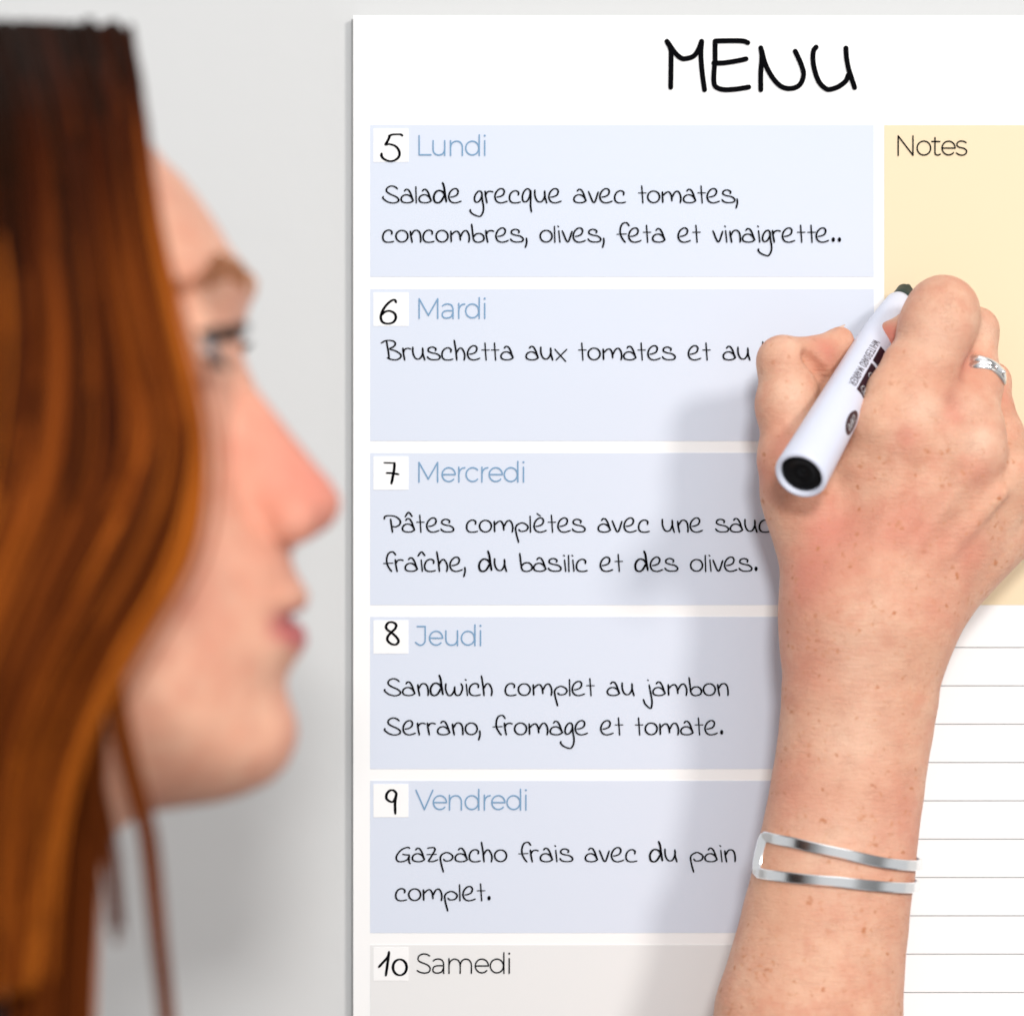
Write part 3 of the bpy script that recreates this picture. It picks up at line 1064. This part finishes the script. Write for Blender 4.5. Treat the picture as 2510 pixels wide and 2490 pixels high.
for sgn in (1, -1):
    c = HP(EYE[0], EYE[1], EYE[2] * sgn)
    vs, fs = uv_sphere(c, 116 * HS)
    eb = under(link('eye', vs, fs, M_EYE, None, True), person)
    vs, fs = uv_sphere(c, 117.2 * HS, 20, 5, None, .17)
    under(link('iris', vs, fs, M_IRIS, None, True), eb)
    paths, rads = [], []
    for i in range(46):
        t = i / 45
        w = EYE[2] + (-92 + 165 * t)
        dv = -22 - 16 * math.sin(math.pi * t)
        r0 = math.sqrt(max(128 ** 2 - (w - EYE[2]) ** 2 - dv ** 2, 10))
        a = np.array((EYE[0] + r0 - 4, EYE[1] + dv + random.uniform(-3, 3), w))
        ln = random.uniform(.8, 1.15)
        bpt = a + np.array((40, 6, -12 * (1 - t))) * ln * (1 if sgn == 1 else .3)
        cpt = bpt + np.array((28, -18, -12 * (1 - t))) * ln * (1 if sgn == 1 else .3)
        path = catmull([a, bpt, cpt], 4)
        paths.append([HP(q[0], q[1], q[2] * sgn) for q in path])
        rads.append(np.linspace(5.6, 1.6, len(path)) * HS)
    for i in range(26):
        t = i / 25
        w = EYE[2] + (-80 + 140 * t)
        r0 = math.sqrt(max(128 ** 2 - (w - EYE[2]) ** 2 - 30 ** 2, 10))
        a = np.array((EYE[0] + r0 - 4, EYE[1] + 30, w))
        path = catmull([a, a + np.array((14, 10, 0)), a + np.array((22, 24, 0))], 3)
        paths.append([HP(q[0], q[1], q[2] * sgn) for q in path])
        rads.append(np.linspace(3.6, 1.4, len(path)) * HS)
    vs, fs = tubes(paths, rads)
    under(link('eyelashes', vs, fs, M_LASH), person)
    paths, rads = [], []
    for i in range(300):
        t = random.random()
        w = -95 - 400 * t
        # find the skin in front by stepping back along the view of the profile
        vv_ = 700 - 24 * math.sin(min(1, t * 1.3) * math.pi) + 80 * max(0, t - .3) + random.uniform(-30, 30) * (1 - .2 * t)
        us = np.linspace(700, 150, 220)
        pts = np.stack([(us - 1255) * HS, np.full(220, Y0 + w * HS), np.full(220, (1245 - vv_) * HS)], 1).astype(F32)
        dd = head_d(pts)
        k = int(np.argmax(dd < 0))
        a = np.array((us[k] + 1, vv_, w))
        path = [a, a + np.array((7, -9, -14)), a + np.array((4, -16 + 10 * t, -34))]
        paths.append([HP(q[0], q[1], q[2] * sgn) for q in path])
        rads.append(np.array((2.6, 2.4, 1.0)) * HS)
    vs, fs = tubes(paths, rads, 3)
    under(link('eyebrow', vs, fs, M_BROW), person)


# ------------------------------------------------------------------ hair
def hair_material():
    m = bpy.data.materials.new('auburn_hair')
    m.use_nodes = True
    t = m.node_tree
    b = t.nodes['Principled BSDF']
    at = t.nodes.new('ShaderNodeAttribute'); at.attribute_name = 'tint'
    r = t.nodes.new('ShaderNodeValToRGB')
    c = r.color_ramp
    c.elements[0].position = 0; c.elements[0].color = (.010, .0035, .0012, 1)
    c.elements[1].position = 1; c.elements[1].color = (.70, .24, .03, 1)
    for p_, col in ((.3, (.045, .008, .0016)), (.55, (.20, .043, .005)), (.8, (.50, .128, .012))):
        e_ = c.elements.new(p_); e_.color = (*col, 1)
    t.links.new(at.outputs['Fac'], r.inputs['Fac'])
    t.links.new(r.outputs['Color'], b.inputs['Base Color'])
    b.inputs['Roughness'].default_value = .65
    b.inputs['Specular IOR Level'].default_value = .05
    return m


M_HAIR = hair_material()
GUIDES = np.array([
 [(318,92,-20),(334,220,-210),(348,400,-350),(372,600,-470),(412,800,-560),(450,1000,-610),(450,1180,-640),(405,1360,-660),(275,1570,-670),(145,1800,-640),(85,2100,-600),(66,2540,-590)],
 [(190,86,-20),(240,260,-380),(272,480,-540),(305,700,-630),(335,900,-680),(350,1050,-710),(300,1230,-740),(200,1430,-750),(80,1650,-740),(0,1900,-700),(-30,2200,-660),(-40,2560,-640)],
 [(10,82,-20),(70,300,-510),(105,550,-670),(130,800,-720),(120,1000,-770),(80,1200,-790),(0,1380,-800),(-80,1560,-810),(-150,1750,-810),(-190,1950,-800),(-210,2200,-790),(-220,2450,-780)],
 [(-310,82,-20),(-265,330,-560),(-260,650,-740),(-270,900,-800),(-300,1100,-830),(-330,1300,-840),(-360,1500,-850),(-390,1700,-850),(-410,1900,-840),(-420,2100,-830),(-430,2300,-820),(-440,2500,-800)],
 [(-750,130,-20),(-720,400,-480),(-750,700,-720),(-770,950,-780),(-780,1150,-810),(-780,1350,-810),(-770,1550,-800),(-750,1750,-790),(-730,1950,-780),(-720,2150,-770),(-710,2350,-760),(-700,2500,-750)],
 [(-1180,500,-20),(-1230,700,-200),(-1260,900,-330),(-1270,1050,-400),(-1260,1250,-440),(-1240,1450,-460),(-1200,1650,-460),(-1160,1800,-460),(-1120,2000,-450),(-1080,2200,-440),(-1050,2400,-430),(-1030,2550,-420)],
], float)


def guide(a):
    x = a * (len(GUIDES) - 1)
    i = min(int(x), len(GUIDES) - 2)
    return GUIDES[i] * (1 - (x - i)) + GUIDES[i + 1] * (x - i)


def to_world(q, sgn=1):
    return [P(u, v, Y0 + w * sgn * HS) for u, v, w in q]


def strands(n, a0, a1, sgn, layer, rad, r_spread=1.0):
    paths, rads, tints = [], [], []
    for _ in range(n):
        a = a0 + (a1 - a0) * random.random()
        g = guide(a).copy()
        t = np.linspace(0, 1, len(g))
        ph, ph2 = random.uniform(0, 6.3), random.uniform(0, 6.3)
        amp = random.uniform(6, 24)
        stray = random.random() < .10
        clump = math.sin(a * 90) * 10 + math.sin(a * 41 + 1) * 12
        fl = random.gauss(0, .8) * r_spread * (2.2 if stray else 1)
        wave = 20 * np.sin(t * 10 + a * 14) * np.clip(t - .2, 0, 1)
        g[:, 0] += amp * np.sin(t * 7 + ph) * t + fl * (20 + 14 * min(1, a * 6)) * np.sqrt(t) - 14 * np.sin(np.pi * np.clip(t * 2, 0, 1)) + clump * t * .8 + wave
        g[:, 1] += random.uniform(-22, 30) + 8 * np.sin(t * 9 + ph2) + (0 if a > .2 else 10 * math.sin(a * 70))
        g[:, 2] += layer * (0.25 + t) + random.uniform(-14, 14)
        path = np.array(catmull(list(g), 3))
        L_ = random.uniform(.82, 1.0)
        path = path[:int(len(path) * L_)]
        K = len(path)
        tt = np.linspace(0, 1, K)
        paths.append(to_world(path, sgn))
        rads.append(rad * HS * (1 - .75 * tt ** 6) * random.uniform(.6, 1.2))
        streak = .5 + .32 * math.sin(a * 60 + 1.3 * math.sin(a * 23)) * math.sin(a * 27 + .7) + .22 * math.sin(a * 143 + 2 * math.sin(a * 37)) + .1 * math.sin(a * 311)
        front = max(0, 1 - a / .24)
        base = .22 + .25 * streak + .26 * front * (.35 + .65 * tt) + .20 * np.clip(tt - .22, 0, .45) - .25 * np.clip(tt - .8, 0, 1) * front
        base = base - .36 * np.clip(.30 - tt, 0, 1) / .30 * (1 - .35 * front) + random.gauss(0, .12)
        tints.append(np.repeat(np.clip(base, 0, 1), 3))
    return paths, rads, tints


allp, allr, allt = [], [], []
for n, a0, a1, sgn, layer, rad in ((620, 0, .22, 1, 0, 9), (520, .0, .2, 1, 40, 9), (800, .18, .62, 1, 0, 11), (500, .18, .6, 1, 50, 11),
                                   (150, 0, .08, 1, 45, 5), (520, .6, 1, 1, 0, 13), (420, .02, .3, -1, 0, 11), (520, .3, 1, -1, 0, 14)):
    p_, r_, t_ = strands(n, a0, a1, sgn, layer, rad, 1.5 if rad == 5 else 1.0)
    allp += p_; allr += r_; allt += t_
for _ in range(150):  # loose dark strands added over the neck, partly standing in for its shade
    x0 = random.uniform(50, 250)
    q = np.array([(x0 * .6 + 110, 1560, -520), (x0 * .8 + 55, 1700, -480), (x0 + 8, 1900, -440), (x0 - 6, 2150, -430), (x0 - 20, 2400, -420), (x0 - 26, 2600, -420)], float)
    q[:, 0] += random.gauss(0, 8); q[:, 2] += random.gauss(0, 25)
    q = np.array(catmull(list(q), 4))
    allp.append(to_world(q)); allr.append(np.full(len(q), 4.6 * HS)); allt.append(np.repeat(np.full(len(q), np.clip(random.gauss(.38, .1), 0, 1)), 3))
vs, fs = tubes(allp, allr, 3)
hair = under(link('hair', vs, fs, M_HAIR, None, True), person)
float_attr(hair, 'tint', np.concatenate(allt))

for path, n, wid, tint in (
    ([(250,1560,-640),(238,1680,-600),(222,1780,-560),(226,1880,-530),(245,1980,-510),(266,2090,-500),(279,2200,-500),(288,2350,-500)], 30, 26, .34),
    ([(300,1500,-640),(276,1620,-600),(285,1740,-560),(315,1880,-520),(347,2010,-500),(364,2110,-490),(384,2300,-490),(405,2490,-490),(420,2640,-490)], 28, 27, .50)):
    pp, rr, tt_ = [], [], []
    base = np.array(catmull(path, 4))
    for _ in range(n):
        o1, o2 = random.gauss(0, .55) * wid, random.gauss(0, .55) * wid
        t = np.linspace(0, 1, len(base))
        q = base.copy()
        q[:, 0] += o1 * (1 - .25 * t) + 3 * np.sin(t * 8 + random.uniform(0, 6))
        q[:, 2] += o2
        q = q[:int(len(q) * random.uniform(.9, 1))]
        pp.append(to_world(q)); rr.append(np.full(len(q), 4.4 * HS) * np.linspace(1, .5, len(q)))
        tt_.append(np.repeat(np.clip(np.full(len(q), tint) + random.gauss(0, .08), 0, 1), 3))
    vs, fs = tubes(pp, rr, 3)
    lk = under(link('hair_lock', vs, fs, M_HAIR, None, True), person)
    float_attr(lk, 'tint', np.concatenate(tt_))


# scalp cap under the strands
def cap_d(p, full=False):
    u, v, w = head_px(p)
    d = head_d(p) - .0010
    face = np.interp(v, [-100, 130, 400, 700, 1000, 1250, 1450, 1700], [330, 330, 330, 330, 360, 300, 150, -100])
    d = np.maximum(d, (u - face) * HS * .8)
    return d


kp, kq = mesh_implicit(cap_d, (-.26, .61, -.085), (-.05, .80, .125), .004)
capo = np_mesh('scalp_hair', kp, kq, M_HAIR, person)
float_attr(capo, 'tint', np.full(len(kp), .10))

# thumb nail
n0, n1 = Vector(Hc(600, 610, .961)), Vector(Hc(785, 490, .9675))
nb, na = n0.lerp(n1, .52), n0.lerp(n1, 1.30)
ax = (na - nb).normalized()
upv = Vector((-.42, .12, 1))
upv = (upv - ax * upv.dot(ax)).normalized()
sd = ax.cross(upv)
vs, fs = [], []
NU, NV = 8, 9
for i in range(NU):
    s = i / (NU - 1)
    for j in range(NV):
        a = (j / (NV - 1) - .5) * 1.7 * (1 if s < .7 else 1 - .55 * ((s - .7) / .3) ** 2)
        rr_ = Rc(float(np.interp(s, [0, .62, 1], [93, 79.5, 67])), .965)
        vs.append(nb.lerp(na, s) + (sd * math.sin(a) + upv * math.cos(a)) * rr_)
for i in range(NU - 1):
    for j in range(NV - 1):
        fs.append((i * NV + j, i * NV + j + 1, (i + 1) * NV + j + 1, (i + 1) * NV + j))
under(link('fingernail', vs, fs, M_NAIL, None, True), person)

# ------------------------------------------------------------------ marker
T = P(1750 + 1183 / CS, 640 + 208 / CS, .992)
R = P(1750 + 538 / CS, 640 + 1338 / CS, .912)
AX = (R - T)
LEN = AX.length
AX.normalize()
CDIR = Vector((0, -1, 0)); CDIR = (CDIR - AX * CDIR.dot(AX)).normalized()
TDIR = CDIR.cross(AX)
if TDIR.x < 0: TDIR = -TDIR
TDIR.normalize()


def rad_at(s):
    """radius at distance s from the tip end"""
    return float(np.interp(s, [0, .006, .018, .034, LEN], [.0030, .0044, .0056, .0066, .0084]))


def lathe(prof, n=48):
    vs, fs = [], []
    for s, r in prof:
        for k in range(n):
            a = 2 * math.pi * k / n
            vs.append(T + AX * s + (CDIR * math.cos(a) + TDIR * math.sin(a)) * r)
    for i in range(len(prof) - 1):
        for k in range(n):
            fs.append((i * n + k, i * n + (k + 1) % n, (i + 1) * n + (k + 1) % n, (i + 1) * n + k))
    return vs, fs


marker = tag(empty('marker', T), 'white marker pen with black end plug held in the fingers', 'marker')
bpy.context.view_layer.update()
prof = [(.004, .0008), (.0042, .0036)] + [(s, rad_at(s)) for s in np.linspace(.006, LEN - .0012, 30)]
prof += [(LEN - .0007, rad_at(LEN) - .0001), (LEN - .0002, rad_at(LEN) - .0004), (LEN, rad_at(LEN) - .0008), (LEN, .0071), (LEN - .0004, .00675), (LEN - .004, .0066)]
vs, fs = lathe(prof)
under(link('barrel', vs, fs, M_PEN, None, True), marker)
vs, fs = lathe([(LEN - .004, .00655), (LEN - .0018, .0065), (LEN - .0013, .0061), (LEN - .0016, .0040), (LEN - .0022, .0035), (LEN - .0022, .0010), (LEN - .0017, .0008), (LEN - .0017, .00001)])
under(link('end_plug', vs, fs, M_PENBLACK, None, True), marker)
vs, fs = lathe([(-.0055, .00005), (-.0053, .0009), (-.002, .0016), (-.0018, .0030), (.0055, .0035), (.006, .0030)], 28)
under(link('nib_holder', vs, fs, M_GREEN, None, True), marker)


def pen_fn(off):
    def fn(s, arc, lay):
        """s = metres from tip, arc = metres round the barrel"""
        r = rad_at(s) + off + lay
        a = arc / rad_at(s)
        return T + AX * s + (CDIR * math.cos(a) + TDIR * math.sin(a)) * r
    return fn


def pen_patch(s0, s1, a0, a1, off, n=10, m=16, oval=False):
    vs, fs = [], []
    fn = pen_fn(off)
    if oval:
        cs, ca, rs, ra = (s0 + s1) / 2, (a0 + a1) / 2, (s1 - s0) / 2, (a1 - a0) / 2
        rings = 6
        vs.append(fn(cs, ca, 0))
        for i in range(1, rings + 1):
            for k in range(32):
                t = 2 * math.pi * k / 32
                vs.append(fn(cs + rs * i / rings * math.cos(t), ca + ra * i / rings * math.sin(t), 0))
        for k in range(32):
            fs.append((0, 1 + k, 1 + (k + 1) % 32))
        for i in range(rings - 1):
            for k in range(32):
                b = 1 + i * 32
                fs.append((b + k, b + 32 + k, b + 32 + (k + 1) % 32, b + (k + 1) % 32))
        return vs, fs
    for i in range(n + 1):
        for j in range(m + 1):
            vs.append(fn(s0 + (s1 - s0) * i / n, a0 + (a1 - a0) * j / m, 0))
    for i in range(n):
        for j in range(m):
            fs.append((i * (m + 1) + j, i * (m + 1) + j + 1, (i + 1) * (m + 1) + j + 1, (i + 1) * (m + 1) + j))
    return vs, fs


# block capitals for the barrel: unit square glyphs
BC = {'W': [[(0,1),(.22,0),(.45,.9),(.68,0),(.9,1)]], 'H': [[(0,0),(0,1)], [(.6,0),(.6,1)], [(0,.5),(.6,.5)]], 'I': [[(.1,0),(.1,1)]],
      'T': [[(0,1),(.6,1)], [(.3,1),(.3,0)]], 'E': [[(.5,0),(0,0),(0,1),(.5,1)], [(0,.5),(.45,.5)]],
      'B': [[(0,0),(0,1),(.4,1),(.52,.85),(.52,.65),(.38,.53),(0,.53)], [(.38,.53),(.56,.4),(.56,.15),(.42,0),(0,0)]],
      'O': [circ(.3,.5,.3,.5,0,360,14)], 'A': [[(0,0),(.3,1),(.6,0)], [(.12,.35),(.48,.35)]],
      'R': [[(0,0),(0,1),(.4,1),(.54,.85),(.54,.65),(.4,.5),(0,.5)], [(.3,.5),(.58,0)]],
      'D': [[(0,0),(0,1),(.32,1),(.56,.75),(.56,.25),(.32,0),(0,0)]], 'M': [[(0,0),(0,1),(.35,.2),(.7,1),(.7,0)]],
      'K': [[(0,0),(0,1)], [(.55,1),(0,.45)], [(.15,.6),(.6,0)]], 'C': [circ(.3,.5,.3,.5,50,310,10)], 'P': [[(0,0),(0,1),(.4,1),(.54,.8),(.5,.6),(.4,.48),(0,.48)]]}


def pen_text(text, s0, s1, arc, height, hw, off, mat, name, slant=0.0):
    adv = [(.45 if c == 'I' else 1.15 if c in 'WM' else .5 if c == ' ' else .85) for c in text]
    k = (s1 - s0) / sum(adv)
    x = 0
    i2 = Ink()
    fn = pen_fn(off)
    for c, a in zip(text, adv):
        if c != ' ':
            for st in BC[c]:
                raw = [np.array((s0 + (x + px + slant * py) * k, arc + py * height)) for px, py in st]
                fine = [raw[0]]
                for qa, qb in zip(raw[:-1], raw[1:]):
                    fine += [qa + (qb - qa) * j_ / 6 for j_ in range(1, 7)]
                i2.stroke(fine, hw, fn, False)
        x += a
    return under(i2.build(name, mat), marker)


def s_of(along):          # measured along the picture, from the rear end
    return LEN * (1 - (along - 108) / 1301.0)


pen_text('WHITEBOARD MARKER', s_of(944), s_of(616), -.0021, .0023, .00015, .00005, M_PLUM, 'barrel_print')
A0 = .0010
vs, fs = pen_patch(s_of(806), s_of(612), A0, .0105, .00005)
lb = under(link('logo_box', vs, fs, M_PLUM, None, True), marker)
vs, fs = pen_patch(s_of(930), s_of(824), A0, .0105, .00005)
under(link('logo_box', vs, fs, M_PLUM, None, True), marker)
i2 = Ink()
fn = pen_fn(.0001)
kk = (s_of(626) - s_of(744)) / 520.0
x = 0
for ch, adv in (('g', 110), ('r', 95), ('e', 120), ('c', 105), ('g', 100)):
    for st in HG[ch]:
        i2.stroke([(s_of(744) + (x + a + .25 * b) * kk, .0036 + b * .0000115) for a, b in st], .00013, fn, True)
    x += adv
under(i2.build('script_lettering', M_PENWHITE), lb)
vs, fs = pen_patch(s_of(525), s_of(378), .0030, .0082, .00005, oval=True)
lg = under(link('round_logo', vs, fs, M_PLUM, None, True), marker)
o = pen_text('CAPO', s_of(492), s_of(408), .0046, .0020, .00018, .0001, M_PENWHITE, 'logo_lettering', .2)
o.parent = None
under(o, lg)

# ------------------------------------------------------------------ ring on the middle finger
rc = Vector(Hc(1661, 700, .9562))
faxis = (Vector(Hc(1632, 430, .963)) - Vector(Hc(1655, 760, .955))).normalized()
e1 = (Vector((1, 0, 0)) - faxis * faxis.x).normalized()
e2 = faxis.cross(e1)
if e2.y > 0: e2 = -e2
ring = tag(empty('ring', rc), 'silver ring of crossing twisted bands on the middle finger', 'ring')
bpy.context.view_layer.update()


def band(offset_fn, tube, wide, n=64, m=10):
    vs, fs = [], []
    R0 = Rc(144, .956)
    for i in range(n):
        a = 2 * math.pi * i / n
        rad = e1 * math.cos(a) + e2 * math.sin(a)
        c = rc + rad * R0 + faxis * offset_fn(a)
        for j in range(m):
            b = 2 * math.pi * j / m
            vs.append(c + rad * math.cos(b) * tube + faxis * math.sin(b) * wide)
    for i in range(n):
        for j in range(m):
            fs.append((i * m + j, i * m + (j + 1) % m, ((i + 1) % n) * m + (j + 1) % m, ((i + 1) % n) * m + j))
    return vs, fs


tilt = -.0016
for sg, mt in ((1, M_SILVER), (-1, M_SILVER)):
    vs, fs = band(lambda a: tilt * math.cos(a) + sg * .0016 * math.sin((a - .7) * .65), .0008, .00155)
    under(link('band', vs, fs, mt, None, True), ring)
vs, fs = band(lambda a: tilt * math.cos(a) - .0022 * math.exp(-((a - .5) / .6) ** 2) - .0008, .0006, .00085)
under(link('band', vs, fs, M_SILVERD, None, True), ring)
for a, off in ((1.05, -.0006), (.62, -.0006)):
    c = rc + (e1 * math.cos(a) + e2 * math.sin(a)) * Rc(155, .956) + faxis * (tilt * math.cos(a) + off)
    vs, fs = uv_sphere(c, .00085, 12, 8)
    under(link('bead', vs, fs, M_SILVER, None, True), ring)

# ------------------------------------------------------------------ bracelet: one bent silver loop
C3 = 2.385


def sec_at(v):
    vs_ = np.array([s[1] for s in SEC][::-1]); 
    return [float(np.interp(v, vs_, np.array([s[i] for s in SEC][::-1]))) for i in (0, 2, 3)]


def brace_pt(theta, v, out):
    """theta 180 = left, 90 = towards the viewer, 0 = right"""
    u, hw, y = sec_at(v)
    c = P(u, v, y)
    hw = hw * PX * y
    return c, Vector((math.cos(theta), -math.sin(theta) * .76, 0)) * (hw) + Vector((math.cos(theta), -math.sin(theta), 0)).normalized() * out


def bar_v(th, which):
    # photograph rows of each bar as it runs round the wrist
    xs = (math.cos(th) + 1) / 2
    if which == 0:
        return float(np.interp(xs, [0, .2, .5, .75, 1], [1850 + 455 / C3, 1850 + 478 / C3, 1850 + 535 / C3, 1850 + 592 / C3, 1850 + 634 / C3]))
    return float(np.interp(xs, [0, .2, .5, .75, 1], [1850 + 668 / C3, 1850 + 675 / C3, 1850 + 693 / C3, 1850 + 725 / C3, 1850 + 760 / C3]))


path = []
ths = np.linspace(math.radians(-62), math.radians(157), 46)
for th in ths:
    path.append((th, bar_v(th, 0)))
va, vb = path[-1][1], bar_v(ths[-1], 1)
for t in np.linspace(.04, .96, 10):
    bend = math.sin(math.pi * t) ** .35
    path.append((ths[-1] + math.radians(5) * bend, va + (vb - va) * t))
for th in ths[::-1]:
    path.append((th, bar_v(th, 1)))
pts, outs = [], []
for th, vv_ in path:
    c, r_ = brace_pt(th, vv_, .0017)
    pts.append(c + r_)
    outs.append(Vector((math.cos(th), -math.sin(th) * 1.2, 0)).normalized() if th < math.radians(150) else Vector((-.62, -.78, 0)))
vs, fs = [], []
W2, T2 = .00165, .00055
sect = [(-1, -.6), (-1, .6), (-.8, 1), (.8, 1), (1, .6), (1, -.6), (.8, -1), (-.8, -1)]
n = len(pts)
for i in range(n):
    tg = (pts[min(i + 1, n - 1)] - pts[max(i - 1, 0)]).normalized()
    o_ = (outs[i] - tg * outs[i].dot(tg)).normalized()
    s_ = tg.cross(o_)
    for a, b in sect:
        vs.append(pts[i] + s_ * a * W2 + o_ * b * T2)
for i in range(n - 1):
    for j in range(8):
        fs.append((i * 8 + j, i * 8 + (j + 1) % 8, (i + 1) * 8 + (j + 1) % 8, (i + 1) * 8 + j))
fs.append(tuple(range(8)))
fs.append(tuple(range((n - 1) * 8, n * 8)))
br = link('bracelet', vs, fs, M_SILVER, None, True)
br.data.set_sharp_from_angle(angle=math.radians(28))
tag(br, 'silver open bracelet of two joined flat bars around the wrist', 'bracelet')
